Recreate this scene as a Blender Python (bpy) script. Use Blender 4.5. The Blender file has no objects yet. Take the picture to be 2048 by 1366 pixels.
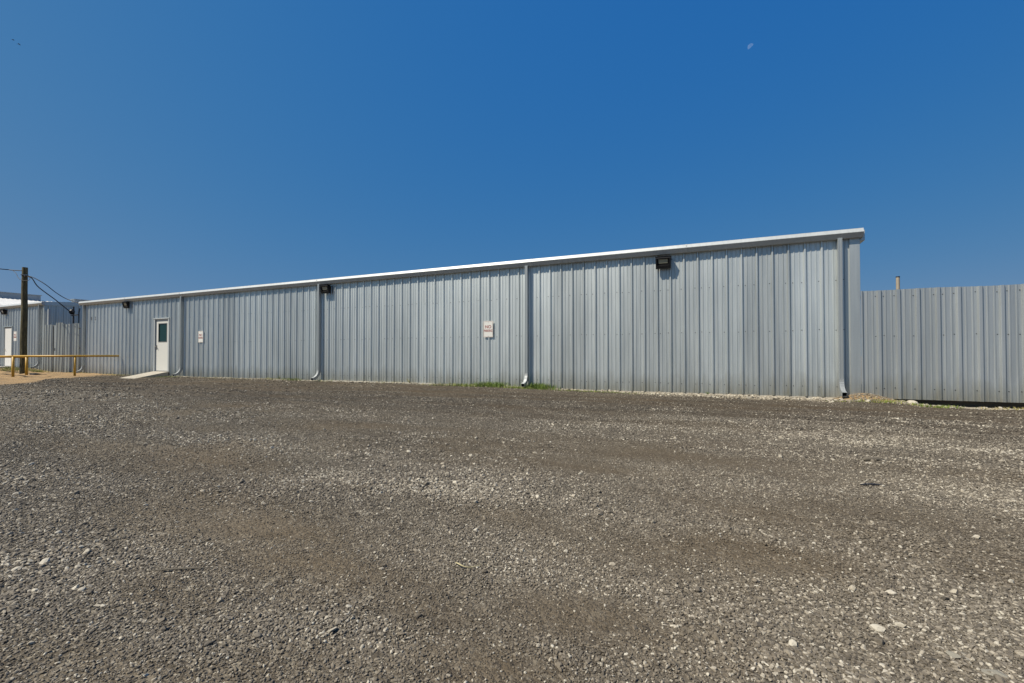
import bpy, bmesh, math, random
import numpy as np
from mathutils import Vector, Matrix, Euler, noise as mnoise

random.seed(7)
rng = np.random.default_rng(11)
R = math.radians
scene = bpy.context.scene
C = scene.collection

# ------------------------------------------------------------------ helpers
def tag(o, label=None, cat=None, group=None, kind=None):
    if label: o['label'] = label
    if cat: o['category'] = cat
    if group: o['group'] = group
    if kind: o['kind'] = kind
    return o

def empty(name, loc, rz=0.0):
    o = bpy.data.objects.new(name, None)
    C.objects.link(o)
    o.location = loc
    o.rotation_euler = (0, 0, rz)
    o.empty_display_size = 0.2
    return o

class MB:
    """collects verts and faces (world or local coordinates) of ONE mesh"""
    def __init__(s): s.v = []; s.f = []; s.m = []; s.cur = 0
    def add(s, vs, fs):
        b = len(s.v); s.v += [tuple(v) for v in vs]
        s.f += [tuple(b + i for i in f) for f in fs]; s.m += [s.cur] * len(fs)
        return s
    def box(s, a, b):
        (x0, y0, z0), (x1, y1, z1) = a, b
        return s.add([(x0,y0,z0),(x1,y0,z0),(x1,y1,z0),(x0,y1,z0),(x0,y0,z1),(x1,y0,z1),(x1,y1,z1),(x0,y1,z1)],
                     [(0,3,2,1),(4,5,6,7),(0,1,5,4),(1,2,6,5),(2,3,7,6),(3,0,4,7)])
    def prism_x(s, prof, x0, x1):
        """closed profile of (y, z) extruded along x"""
        n = len(prof)
        vs = [(x0, y, z) for y, z in prof] + [(x1, y, z) for y, z in prof]
        fs = [(i, (i+1) % n, n+(i+1) % n, n+i) for i in range(n)]
        fs += [tuple(range(n))[::-1], tuple(range(n, 2*n))]
        return s.add(vs, fs)
    def tube(s, pts, rad, n=10, cap=True):
        pts = [Vector(p) for p in pts]
        rads = rad if isinstance(rad, (list, tuple)) else [rad]*len(pts)
        vs = []; up = Vector((0, 0, 1)); steep = abs((pts[-1]-pts[0]).normalized().z)
        for i, p in enumerate(pts):
            t = (pts[min(i+1, len(pts)-1)] - pts[max(i-1, 0)]).normalized()
            a = t.cross(up) if steep < .8 else t.cross(Vector((0, 1, 0)))
            a.normalize(); b = t.cross(a).normalized()
            for k in range(n):
                w = 2*math.pi*k/n
                vs.append(p + (a*math.cos(w) + b*math.sin(w))*rads[i])
        fs = []
        for i in range(len(pts)-1):
            for k in range(n):
                fs.append((i*n+k, i*n+(k+1) % n, (i+1)*n+(k+1) % n, (i+1)*n+k))
        if cap:
            fs.append(tuple(range(n))); fs.append(tuple(range((len(pts)-1)*n, len(pts)*n))[::-1])
        return s.add(vs, fs)
    def disc_y(s, x, y, z, r, h, n=6):
        """little hex head on a wall facing -y"""
        vs = [(x+r*math.cos(2*math.pi*k/n), y, z+r*math.sin(2*math.pi*k/n)) for k in range(n)]
        vs += [(x+r*.8*math.cos(2*math.pi*k/n), y-h, z+r*.8*math.sin(2*math.pi*k/n)) for k in range(n)]
        fs = [(k, (k+1) % n, n+(k+1) % n, n+k) for k in range(n)] + [tuple(range(n, 2*n))]
        return s.add(vs, fs)
    def build(s, name, mats, parent=None, origin=None, smooth=False, bevel=0.0, fixn=True):
        me = bpy.data.meshes.new(name)
        o0 = Vector(origin) if origin is not None else (Vector(parent.matrix_world.translation) if False else Vector((0,0,0)))
        me.from_pydata([tuple(Vector(v) - o0) for v in s.v], [], s.f)
        if not isinstance(mats, (list, tuple)): mats = [mats]
        for m in mats: me.materials.append(m)
        me.polygons.foreach_set('material_index', s.m)
        if smooth: me.polygons.foreach_set('use_smooth', [True]*len(me.polygons))
        if fixn:
            bm = bmesh.new(); bm.from_mesh(me)
            bmesh.ops.recalc_face_normals(bm, faces=bm.faces)
            if bevel > 0:
                es = [e for e in bm.edges if len(e.link_faces) == 2 and e.calc_face_angle(0) > 0.6]
                bmesh.ops.bevel(bm, geom=es, offset=bevel, segments=2, affect='EDGES', profile=0.6)
            bm.to_mesh(me); bm.free()
        me.update()
        o = bpy.data.objects.new(name, me)
        C.objects.link(o)
        if origin is not None: o.location = origin
        if parent is not None: o.parent = parent
        return o

def copy_tree(o, parent=None):
    c = o.copy(); C.objects.link(c)
    if parent is not None: c.parent = parent
    for ch in list(o.children): copy_tree(ch, c)
    return c

# ------------------------------------------------------------------ noise (numpy)
def _h(ix, iy, seed):
    n = (ix.astype(np.int64)*374761393 + iy.astype(np.int64)*668265263 + seed*974711) & 0xffffffff
    n = ((n ^ (n >> 13))*1274126177) & 0xffffffff
    return ((n ^ (n >> 16)) & 0xffff)/65535.0
def vnoise(x, y, seed=0):
    ix = np.floor(x); iy = np.floor(y); fx = x-ix; fy = y-iy
    fx = fx*fx*(3-2*fx); fy = fy*fy*(3-2*fy)
    a = _h(ix, iy, seed); b = _h(ix+1, iy, seed); c = _h(ix, iy+1, seed); d = _h(ix+1, iy+1, seed)
    return (a*(1-fx)+b*fx)*(1-fy)+(c*(1-fx)+d*fx)*fy
def fbm(x, y, seed=0, o=4):
    v = 0; a = 0.5; t = 0
    for i in range(o):
        v = v + a*vnoise(x*2**i, y*2**i, seed+i*17); t += a; a *= 0.5
    return v/t
def sstep(a, b, x):
    t = np.clip((x-a)/(b-a), 0, 1); return t*t*(3-2*t)

D = 11.49            # distance of the long wall's plane
XR, XL = 2.68, -27.80

def ground_z(x, y):
    x = np.asarray(x, float); y = np.asarray(y, float)
    z = -0.03 + 0.022*(fbm(x*0.8, y*1.2, 3, 3)-0.5)*2 + 0.008*(fbm(x*4, y*4, 9, 3)-0.5)*2
    near = sstep(9.6, 11.0, y)
    # gravel heaped a little against the middle of the wall, lower at the right end
    left = 0.035*sstep(-3.0, -5.5, x)
    right = -0.02*sstep(-3.6, -1.0, x) - 0.045*sstep(3.1, 3.6, x) + 0.022*sstep(-3.4, -1.5, x)*(fbm(x*3.1, y*5, 111, 3)-.35)
    z = z + near*(left+right)
    # the yard rises towards the neighbouring building on the left
    z = z + 0.19*sstep(-30.4, -33.5, x)*sstep(9.2, 11.2, y)
    z = z + 0.05*sstep(-24.0, -29.0, x)*sstep(8.8, 10.6, y) + 0.07*sstep(-21, -24, x)*sstep(6, 8, y)*(fbm(x*1.1, y*1.4, 121, 4)-.4)
    # wheel ruts along the wall
    for yy, a in ((9.25, .034), (8.5, .03), (7.2, .02), (6.3, .018), (10.1, .02)):
        c = yy + 0.25*np.sin(x*0.35+yy)
        z = z - a*np.exp(-((y-c)/0.13)**2)*(0.4+0.6*vnoise(x*0.5, y*0.0+yy, 5)) + 0.7*a*np.exp(-((y-c-0.26)/0.13)**2)
    # spill of dirt by the last downspout
    z = z + 0.15*np.exp(-((x-2.72)/0.42)**2 - ((y-11.40)/0.33)**2)
    # under the fence the ground drops
    z = z - 0.04*sstep(3.2, 3.8, x)*sstep(10.7, 11.3, y)
    return z

# (x, y, radius x, radius y, strength): bare brown soil showing between the stones
SOIL = [(-2.3,1.65,.9,.30,1.0),(-1.7,1.45,.8,.22,.9),(-3.0,1.9,.6,.25,.6),(-.95,1.35,.5,.15,.6),(-.62,1.19,.35,.16,1.0),
        (-.42,1.55,.30,.16,.8),(-.12,1.35,.22,.10,.5),(.1,2.25,.5,.25,.8),(.35,2.9,.7,.3,.7),(.9,3.3,.8,.3,.7),
        (-.9,2.3,.6,.2,.5),(-1.2,3.6,1.2,.3,.5),(.4,4.1,1.0,.3,.5),(-3.9,2.6,1.0,.4,.5),(1.3,2.6,.6,.25,.7),
        (-.5,4.3,.5,.3,.8),(-4.5,4.4,1.4,.4,.5),(1.6,4.5,1.2,.35,.5),(-1.9,1.05,.4,.12,.5),(-8,5.5,2.5,.5,.5)]
LIGHT = [(-2.4,2.45,.55,.22,1.0),(-1.6,2.6,.5,.18,.8),(.2,3.4,.5,.2,.6),(.5,1.9,.5,.25,.8),(1.6,3.9,1.0,.5,.8),(-.6,1.8,.3,.18,.7),
         (.35,1.45,.4,.22,.9),(-3.8,3.2,.8,.3,.7),(.9,2.0,.4,.2,.7),(1.2,6.2,2.2,.8,.7),(3.4,8.3,2.0,.8,.7),(-1.0,1.15,.3,.1,.6)]
def blobs(L, x, y):
    v = np.zeros_like(x)
    for cx, cy, rx, ry, s in L:
        v = np.maximum(v, s*np.exp(-((x-cx)/rx)**2-((y-cy)/ry)**2))
    return v
def soil_f(x, y):
    n = fbm(x*0.9, y*1.7, 21, 4)
    v = blobs(SOIL, x, y)*(0.55+0.9*fbm(x*4, y*6, 33, 3)) + 0.42*sstep(0.50, 0.72, n)
    v = v + 0.35*sstep(8.2, 9.6, y)*sstep(11.4, 10.8, y)
    v = v + 0.40*rut_f(x, y)
    return np.clip(v, 0, 1)
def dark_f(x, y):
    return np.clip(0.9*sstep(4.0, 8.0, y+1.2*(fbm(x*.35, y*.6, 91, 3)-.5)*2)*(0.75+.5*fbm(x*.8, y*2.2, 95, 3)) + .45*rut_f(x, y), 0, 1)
def rut_f(x, y):
    v = np.zeros_like(x)
    for yy, sl, w_, s_ in ((9.25, .0, .14, 1), (8.5, .0, .12, .9), (7.2, .0, .15, .6), (6.3, .0, .12, .6), (5.2, .10, .13, .5), (4.5, .11, .12, .5), (3.35, -.12, .10, .4), (2.95, -.13, .09, .35), (2.1, .16, .07, .3)):
        c = yy + 0.25*np.sin(x*0.35+yy) + sl*x
        v = np.maximum(v, s_*np.exp(-((y-c)/w_)**2)*(0.25+0.9*vnoise(x*0.6+yy, y*.3, 7)))
    return np.clip(v, 0, 1)
def light_f(x, y):
    return np.clip(blobs(LIGHT, x, y)*(0.4+1.1*fbm(x*5, y*7, 44, 3)) + 0.35*sstep(.56, .75, fbm(x*1.3+9, y*1.9, 51, 3)), 0, 1)

# ------------------------------------------------------------------ materials
def newmat(name):
    m = bpy.data.materials.new(name); m.use_nodes = True
    nt = m.node_tree; nt.nodes.clear()
    out = nt.nodes.new('ShaderNodeOutputMaterial'); b = nt.nodes.new('ShaderNodeBsdfPrincipled')
    nt.links.new(b.outputs[0], out.inputs[0])
    return m, nt, b
def N(nt, t, **kw):
    n = nt.nodes.new(t)
    for k, v in kw.items():
        if k.startswith('_'): n.inputs[k[1:].replace('_', ' ')].default_value = v
        else: setattr(n, k, v)
    return n
def L(nt, a, b): nt.links.new(a, b)
def ramp(nt, fac, stops, interp='LINEAR'):
    r = nt.nodes.new('ShaderNodeValToRGB'); r.color_ramp.interpolation = interp
    e = r.color_ramp.elements
    while len(e) < len(stops): e.new(0.5)
    for i, (p, c) in enumerate(stops):
        e[i].position = p; e[i].color = (*c, 1) if len(c) == 3 else c
    if fac is not None: L(nt, fac, r.inputs[0])
    return r
def mix(nt, fac, a, b, mode='MIX'):
    m = nt.nodes.new('ShaderNodeMix'); m.data_type = 'RGBA'; m.blend_type = mode
    for s, v in ((m.inputs[0], fac), (m.inputs[6], a), (m.inputs[7], b)):
        if isinstance(v, bpy.types.NodeSocket): L(nt, v, s)
        elif isinstance(v, (int, float)): s.default_value = v
        else: s.default_value = (*v, 1) if len(v) == 3 else v
    return m.outputs[2]
def mth(nt, op, a, b=None, c=None, clamp=False):
    m = nt.nodes.new('ShaderNodeMath'); m.operation = op; m.use_clamp = clamp
    for i, v in enumerate((a, b, c)):
        if v is None: continue
        if isinstance(v, bpy.types.NodeSocket): L(nt, v, m.inputs[i])
        else: m.inputs[i].default_value = v
    return m.outputs[0]
def coords(nt, scale=(1, 1, 1), kind='Object'):
    tc = nt.nodes.new('ShaderNodeTexCoord'); mp = nt.nodes.new('ShaderNodeMapping')
    mp.inputs['Scale'].default_value = scale
    L(nt, tc.outputs[kind], mp.inputs[0]); return mp.outputs[0]
def noise(nt, vec, scale=5, detail=3, rough=0.5):
    n = N(nt, 'ShaderNodeTexNoise'); n.inputs['Scale'].default_value = scale
    n.inputs['Detail'].default_value = detail; n.inputs['Roughness'].default_value = rough
    if vec is not None: L(nt, vec, n.inputs['Vector'])
    return n
def bump(nt, b, h, strength=0.3, dist=0.01):
    bp = nt.nodes.new('ShaderNodeBump'); bp.inputs['Strength'].default_value = strength
    bp.inputs['Distance'].default_value = dist
    L(nt, h, bp.inputs['Height']); L(nt, bp.outputs[0], b.inputs['Normal'])
    return bp

def simple(name, col, rough=0.6, metal=0.0, var=0.12, scale=8, bmp=0.0, spec=None):
    m, nt, b = newmat(name); col = tuple(x*.78 for x in col)
    v = coords(nt); n = noise(nt, v, scale, 4, 0.6)
    c = mix(nt, n.outputs[0], tuple(x*(1-var) for x in col), tuple(min(1, x*(1+var)) for x in col))
    L(nt, c, b.inputs['Base Color'])
    b.inputs['Roughness'].default_value = rough; b.inputs['Metallic'].default_value = metal
    if spec is not None: b.inputs['Specular IOR Level'].default_value = spec
    if bmp: bump(nt, b, noise(nt, v, scale*6, 4, .6).outputs[0], bmp, 0.004)
    return m

def galvalume(name, base=(0.69, 0.725, 0.715), metal=0.80, rough=0.46, dirt=True):
    m, nt, b = newmat(name)
    v = coords(nt)
    at = N(nt, 'ShaderNodeAttribute', attribute_name='tone')
    streak = noise(nt, coords(nt, (9, 9, 0.35)), 1.6, 4, 0.6)
    blot = noise(nt, coords(nt, (1, 1, 0.6)), 0.9, 3, 0.5)
    spang = N(nt, 'ShaderNodeTexVoronoi'); spang.inputs['Scale'].default_value = 90; L(nt, v, spang.inputs['Vector'])
    f = mth(nt, 'ADD', mth(nt, 'MULTIPLY', streak.outputs[0], 0.34), mth(nt, 'MULTIPLY', blot.outputs[0], 0.26))
    f = mth(nt, 'ADD', f, mth(nt, 'MULTIPLY', at.outputs['Fac'], 0.24))
    f = mth(nt, 'ADD', f, mth(nt, 'MULTIPLY', spang.outputs['Color'], 0.06))
    f = mth(nt, 'ADD', f, 0.60)
    hs = N(nt, 'ShaderNodeCombineColor')
    for i in range(3): L(nt, mth(nt, 'MULTIPLY', f, base[i]*.78), hs.inputs[i])
    col = hs.outputs[0]
    if dirt:
        sx = N(nt, 'ShaderNodeSeparateXYZ'); L(nt, v, sx.inputs[0])
        dn = noise(nt, coords(nt, (5, 5, 0.9)), 1.4, 5, 0.65)
        h = mth(nt, 'SUBTRACT', mth(nt, 'MULTIPLY', dn.outputs[0], 0.95), sx.outputs[2])
        d = ramp(nt, h, [(0.0, (0, 0, 0)), (0.55, (1, 1, 1))])
        col = mix(nt, mth(nt, 'MULTIPLY', d.outputs[0], 0.72), col, (0.26, 0.245, 0.185))
    L(nt, col, b.inputs['Base Color'])
    b.inputs['Metallic'].default_value = metal
    rr = mth(nt, 'ADD', mth(nt, 'MULTIPLY', streak.outputs[0], 0.16), rough-0.08)
    L(nt, rr, b.inputs['Roughness'])
    bump(nt, b, noise(nt, coords(nt, (1, 1, 0.4)), 3.0, 3, .5).outputs[0], 0.25, 0.006)
    return m

M = {}
M['wall'] = galvalume('weathered_galvalume')
M['fence'] = galvalume('dull_galvalume', base=(0.57, 0.60, 0.60), metal=0.75, rough=0.46)
M['gate'] = galvalume('pale_galvalume', base=(0.52, 0.55, 0.53), metal=0.6, rough=0.5)
M['trim'] = galvalume('bright_galvalume', base=(0.52, 0.55, 0.56), metal=0.12, rough=0.45, dirt=False)
M['elbow'] = galvalume('new_galvanised', base=(0.36, 0.38, 0.39), metal=0.3, rough=0.5, dirt=False)
M['roof'] = galvalume('white_roof_sheet', base=(0.72, 0.72, 0.72), metal=0.1, rough=0.5, dirt=False)
M['screw'] = simple('screw_head', (0.06, 0.06, 0.06), 0.5, 0.4)
M['dark_screw'] = simple('dark_screw_head', (0.03, 0.03, 0.03), 0.5, 0.2)
M['inside'] = simple('pipe_inside', (0.03, 0.03, 0.03), 0.9)
M['door'] = simple('white_door_paint', (0.70, 0.69, 0.64), 0.5, 0, .05, 2)
M['white_door'] = simple('plain_white_door_paint', (0.80, 0.79, 0.76), 0.5, 0, .04, 2)
M['steel'] = simple('satin_steel', (0.35, 0.33, 0.30), 0.35, 0.8)
M['black'] = simple('black_enamel', (0.010, 0.010, 0.012), 0.5, 0, .2, 20, 0, .25)
M['lens'] = simple('led_lens', (0.42, 0.40, 0.30), 0.18, 0, .08, 60)
M['bright_lens'] = simple('white_lens', (0.85, 0.85, 0.82), 0.3, 0, .03)
M['sign'] = simple('sign_face', (0.80, 0.79, 0.74), 0.4, 0, .04, 10)
M['sign_red'] = simple('sign_red_paint', (0.30, 0.035, 0.03), 0.5)
M['sign_border'] = simple('sign_border', (0.42, 0.20, 0.18), 0.5)
M['letter'] = simple('black_letter', (0.05, 0.05, 0.055), 0.6)
M['yellow'] = simple('ochre_yellow_paint', (0.52, 0.29, 0.02), 0.5, 0, .25, 6, .15)
M['cable'] = simple('black_cable', (0.02, 0.022, 0.03), 0.6)
M['concrete'] = simple('pale_concrete', (0.46, 0.43, 0.37), 0.9, 0, .2, 5, .3)
M['pipe'] = simple('beige_pipe', (0.40, 0.34, 0.26), 0.6, 0, .15, 12)
M['stick'] = simple('weathered_wood', (0.14, 0.12, 0.09), 0.9, 0, .3, 30, .3)
M['straw'] = simple('dry_straw', (0.50, 0.43, 0.24), 0.8, 0, .2, 30)
M['bird'] = simple('dark_feathers', (0.03, 0.03, 0.035), 0.8)

# window glass of the door: dark glass with the room behind it
m, nt, b = newmat('door_glass')
b.inputs['Base Color'].default_value = (0.010, 0.028, 0.022, 1); b.inputs['Roughness'].default_value = 0.08
b.inputs['Specular IOR Level'].default_value = 0.35
M['glass'] = m

# utility pole wood
m, nt, b = newmat('creosoted_pole')
v = coords(nt, (14, 14, 1.2)); n = noise(nt, v, 2.5, 5, .7)
r = ramp(nt, n.outputs[0], [(0.3, (0.022, 0.018, 0.009)), (0.5, (0.075, 0.063, 0.028)), (0.7, (0.16, 0.14, 0.07))])
L(nt, r.outputs[0], b.inputs['Base Color']); b.inputs['Roughness'].default_value = 0.9
bump(nt, b, n.outputs[0], 0.6, 0.01)
M['pole'] = m

# stones: colour from a per-stone tone
def stone_mat(name, attr_type):
    m, nt, b = newmat(name)
    if attr_type:
        at = N(nt, 'ShaderNodeAttribute', attribute_name='tone'); at.attribute_type = attr_type
        ad = N(nt, 'ShaderNodeAttribute', attribute_name='dust'); ad.attribute_type = attr_type
        fac = at.outputs['Fac']; dust = ad.outputs['Fac']
    else:
        fac = 0.9; dust = 0.0
    r = ramp(nt, fac if attr_type else None,
             [(0.0, (0.075, 0.067, 0.056)), (0.30, (0.158, 0.138, 0.110)), (0.62, (0.232, 0.203, 0.160)), (0.80, (0.32, 0.282, 0.222)),
              (0.92, (0.43, 0.385, 0.305)), (1.0, (0.60, 0.555, 0.455))])
    if not attr_type: r.inputs[0].default_value = 0.965
    v = coords(nt, kind='Object'); n = noise(nt, v, 3.0, 4, .65)
    c = mix(nt, n.outputs[0], (0.42, 0.425, 0.445), (1.10, 1.085, 1.06))
    c = mix(nt, 1.0, r.outputs[0], c, 'MULTIPLY')
    c = mix(nt, dust, c, (0.128, 0.100, 0.066))
    L(nt, c, b.inputs['Base Color']); b.inputs['Roughness'].default_value = 0.85
    b.inputs['Specular IOR Level'].default_value = 0.25
    return m
M['stones'] = stone_mat('gravel_stone', 'INSTANCER')
M['rock'] = stone_mat('limestone', None)

# ground sheet: fine crushed stone and dust
m, nt, b = newmat('gravel_ground')
v = coords(nt)
soil = N(nt, 'ShaderNodeAttribute', attribute_name='soil').outputs['Fac']
lite = N(nt, 'ShaderNodeAttribute', attribute_name='lite').outputs['Fac']
sand = N(nt, 'ShaderNodeAttribute', attribute_name='sand').outputs['Fac']
rub = N(nt, 'ShaderNodeAttribute', attribute_name='rubble').outputs['Fac']
wn = noise(nt, v, 9, 3, .6)
vv = N(nt, 'ShaderNodeVectorMath', operation='ADD')
L(nt, v, vv.inputs[0])
vs_ = N(nt, 'ShaderNodeVectorMath', operation='SCALE'); L(nt, wn.outputs['Color'], vs_.inputs[0]); vs_.inputs['Scale'].default_value = 0.012
L(nt, vs_.outputs[0], vv.inputs[1])
def vor(scale, feature='F1'):
    n = N(nt, 'ShaderNodeTexVoronoi', feature=feature); n.inputs['Scale'].default_value = scale
    L(nt, vv.outputs[0], n.inputs['Vector']); return n
vA, vB, vC = vor(150), vor(62), vor(24)
sA = N(nt, 'ShaderNodeSeparateColor'); L(nt, vA.outputs['Color'], sA.inputs[0])
sB = N(nt, 'ShaderNodeSeparateColor'); L(nt, vB.outputs['Color'], sB.inputs[0])
sC = N(nt, 'ShaderNodeSeparateColor'); L(nt, vC.outputs['Color'], sC.inputs[0])
rs = [(0.0, (0.060, 0.052, 0.041)), (0.45, (0.130, 0.113, 0.088)), (0.78, (0.195, 0.170, 0.133)), (0.93, (0.28, 0.25, 0.195)), (1.0, (0.46, 0.42, 0.34))]
cA = ramp(nt, sA.outputs[0], rs); cB = ramp(nt, sB.outputs[1], rs); cC = ramp(nt, sC.outputs[2], rs)
c = mix(nt, mth(nt, 'GREATER_THAN', sB.outputs[0], 0.55), cA.outputs[0], cB.outputs[0])
c = mix(nt, mth(nt, 'GREATER_THAN', sC.outputs[0], 0.84), c, cC.outputs[0])
fine = noise(nt, v, 260, 3, .7)
brown = mix(nt, fine.outputs[0], (0.090, 0.068, 0.043), (0.180, 0.140, 0.092))
c = mix(nt, mth(nt, 'MULTIPLY', soil, 0.72), c, brown)
c = mix(nt, mth(nt, 'MULTIPLY', lite, 0.30), c, (0.26, 0.235, 0.195))
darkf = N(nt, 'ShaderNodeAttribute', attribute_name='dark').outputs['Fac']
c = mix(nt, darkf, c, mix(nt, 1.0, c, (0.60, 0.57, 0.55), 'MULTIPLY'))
sn = noise(nt, v, 30, 5, .7)
sandc = ramp(nt, sn.outputs[0], [(0.3, (0.17, 0.105, 0.052)), (0.48, (0.36, 0.24, 0.125)), (0.7, (0.50, 0.37, 0.21))])
c = mix(nt, sand, c, sandc.outputs[0])
rn = noise(nt, v, 22, 6, .75)
rubc = ramp(nt, rn.outputs[0], [(0.32, (0.13, 0.105, 0.065)), (0.48, (0.31, 0.265, 0.19)), (0.66, (0.52, 0.47, 0.38))])
c = mix(nt, rub, c, rubc.outputs[0])
big = noise(nt, v, 0.55, 4, .6)
c = mix(nt, 1.0, c, ramp(nt, big.outputs[0], [(0.3, (0.64, 0.645, 0.66)), (0.7, (0.90, 0.885, 0.86))]).outputs[0], 'MULTIPLY')
L(nt, c, b.inputs['Base Color'])
b.inputs['Roughness'].default_value = 0.95; b.inputs['Specular IOR Level'].default_value = 0.15
hh = mth(nt, 'ADD', mth(nt, 'MULTIPLY', vB.outputs['Distance'], -0.55), mth(nt, 'MULTIPLY', vA.outputs['Distance'], -0.25))
hh = mth(nt, 'ADD', hh, mth(nt, 'MULTIPLY', fine.outputs[0], 0.2))
hh = mth(nt, 'ADD', hh, mth(nt, 'MULTIPLY', vC.outputs['Distance'], -0.5))
bump(nt, b, hh, 0.9, 0.016)
M['ground'] = m

# grass: green to straw per blade
m, nt, b = newmat('grass_blades')
at = N(nt, 'ShaderNodeAttribute', attribute_name='tone')
r = ramp(nt, at.outputs['Fac'], [(0.0, (0.08, 0.14, 0.016)), (0.45, (0.15, 0.19, 0.028)), (0.75, (0.27, 0.235, 0.06)), (1.0, (0.38, 0.30, 0.14))])
L(nt, r.outputs[0], b.inputs['Base Color']); b.inputs['Roughness'].default_value = 0.7
M['grass'] = m

# ------------------------------------------------------------------ ground sheet
def axis(fine0, fine1, step, far0, far1):
    a = list(np.arange(fine0, fine1+step/2, step))
    d = step*1.4; x = a[-1]
    while x < far1: x += d; d *= 1.25; a.append(x)
    d = step*1.4; x = a[0]
    while x > far0: x -= d; d *= 1.25; a.insert(0, x)
    return np.array(a)
gx = axis(-36.0, 8.0, 0.09, -1500, 1500); gy = axis(-3.0, 12.0, 0.075, -300, 2500)
X, Y = np.meshgrid(gx, gy)
Z = ground_z(X, Y)
nx, ny = len(gx), len(gy)
me = bpy.data.meshes.new('ground')
me.vertices.add(nx*ny)
me.vertices.foreach_set('co', np.stack([X, Y, Z], -1).astype(np.float32).ravel())
idx = np.arange(nx*ny).reshape(ny, nx)
q = np.stack([idx[:-1, :-1], idx[:-1, 1:], idx[1:, 1:], idx[1:, :-1]], -1).reshape(-1, 4)
me.loops.add(q.size); me.polygons.add(len(q))
me.loops.foreach_set('vertex_index', q.ravel().astype(np.int32))
me.polygons.foreach_set('loop_start', (np.arange(len(q))*4).astype(np.int32))
me.polygons.foreach_set('use_smooth', np.ones(len(q), bool))
me.update(calc_edges=True)
def sand_f(x, y):
    fx = np.interp(y, [0, 5, 6.6, 7.6, 8.5, 9.7, 11, 11.5, 14], [-15, -19.5, -20.6, -21.7, -23.5, -24.1, -24.6, -23.6, -23.5]) + 1.2*(fbm(x*.9, y*1.2, 61, 4)-.5)
    v = sstep(0.35, -0.35, x-fx)*sstep(3, 5, y)*(0.62+0.38*sstep(.30, .55, fbm(x*2.6, y*4, 131, 4)))*(1-0.9*sstep(-31.0, -33, x)*sstep(10.4, 11.1, y))
    v = np.maximum(v, sstep(.35, .6, np.exp(-((x-2.72)/0.66)**2-((y-11.38)/0.50)**2)))
    return v
def rubble_f(x, y):
    n = fbm(x*2.2, y*2.2, 71, 4)
    w = 0.14 + 0.36*sstep(-2.6, -.8, x) + 0.25*sstep(3.4, 5, x)
    return sstep(D-w-0.25*n, D-w+0.10-0.25*n, y)*(0.55+0.45*sstep(-2.2, -1, x))*(x > -23)
def addattr(me, name, v):
    a = me.attributes.new(name, 'FLOAT', 'POINT'); a.data.foreach_set('value', np.asarray(v, np.float32).ravel())
sf = sand_f(X, Y); rf = rubble_f(X, Y)*(1-sf)
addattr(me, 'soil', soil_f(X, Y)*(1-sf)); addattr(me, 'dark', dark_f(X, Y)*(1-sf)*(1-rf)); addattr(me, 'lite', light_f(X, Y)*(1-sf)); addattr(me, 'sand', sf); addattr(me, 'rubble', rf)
me.materials.append(M['ground'])
go = bpy.data.objects.new('ground', me); C.objects.link(go)
tag(go, 'grey crushed stone yard with brown dusty patches', None, None, 'structure')

# ------------------------------------------------------------------ loose stones
def rock_mesh(name, seed, sub=1, flat=0.62, cuts=7, mat=None):
    rr = random.Random(seed)
    bm = bmesh.new(); bmesh.ops.create_icosphere(bm, subdivisions=sub+1, radius=0.62)
    planes = []
    for _ in range(cuts):
        n = Vector((rr.gauss(0, 1), rr.gauss(0, 1), rr.gauss(0, 0.8))).normalized()
        planes.append((n, rr.uniform(0.30, 0.50)))
    for v in bm.verts:
        for n, d in planes:
            t = v.co.dot(n)
            if t > d: v.co -= n*(t-d)
        v.co *= 1 + 0.10*(mnoise.noise(v.co*3 + Vector((seed*3.1, 0, 0))))
        v.co.z *= flat
    bmesh.ops.remove_doubles(bm, verts=bm.verts, dist=0.03)
    me = bpy.data.meshes.new(name); bm.to_mesh(me); bm.free()
    me.materials.append(mat or M['stones'])
    return me
rockcol = bpy.data.collections.new('stone_shapes')
for i in range(9):
    o = bpy.data.objects.new('stone_shape_%02d' % i, rock_mesh('stone_shape', i+1, 1 if i < 5 else 0, rng.uniform(.5, .8)))
    rockcol.objects.link(o)

def scatter_tree():
    g = bpy.data.node_groups.new('scatter_stones', 'GeometryNodeTree')
    g.interface.new_socket('Geometry', in_out='INPUT', socket_type='NodeSocketGeometry')
    g.interface.new_socket('Geometry', in_out='OUTPUT', socket_type='NodeSocketGeometry')
    i = g.nodes.new('NodeGroupInput'); o = g.nodes.new('NodeGroupOutput')
    iop = g.nodes.new('GeometryNodeInstanceOnPoints'); ci = g.nodes.new('GeometryNodeCollectionInfo')
    ci.inputs['Collection'].default_value = rockcol
    ci.inputs['Separate Children'].default_value = True; ci.inputs['Reset Children'].default_value = True
    def at(nm, ty):
        n = g.nodes.new('GeometryNodeInputNamedAttribute'); n.data_type = ty; n.inputs['Name'].default_value = nm
        return n.outputs['Attribute']
    e = g.nodes.new('FunctionNodeEulerToRotation')
    g.links.new(at('rot', 'FLOAT_VECTOR'), e.inputs[0]); g.links.new(e.outputs[0], iop.inputs['Rotation'])
    g.links.new(at('scl', 'FLOAT_VECTOR'), iop.inputs['Scale'])
    g.links.new(at('pick', 'INT'), iop.inputs['Instance Index'])
    iop.inputs['Pick Instance'].default_value = True
    g.links.new(ci.outputs[0], iop.inputs['Instance']); g.links.new(i.outputs[0], iop.inputs['Points'])
    g.links.new(iop.outputs[0], o.inputs[0])
    return g
GN = scatter_tree()
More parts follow.
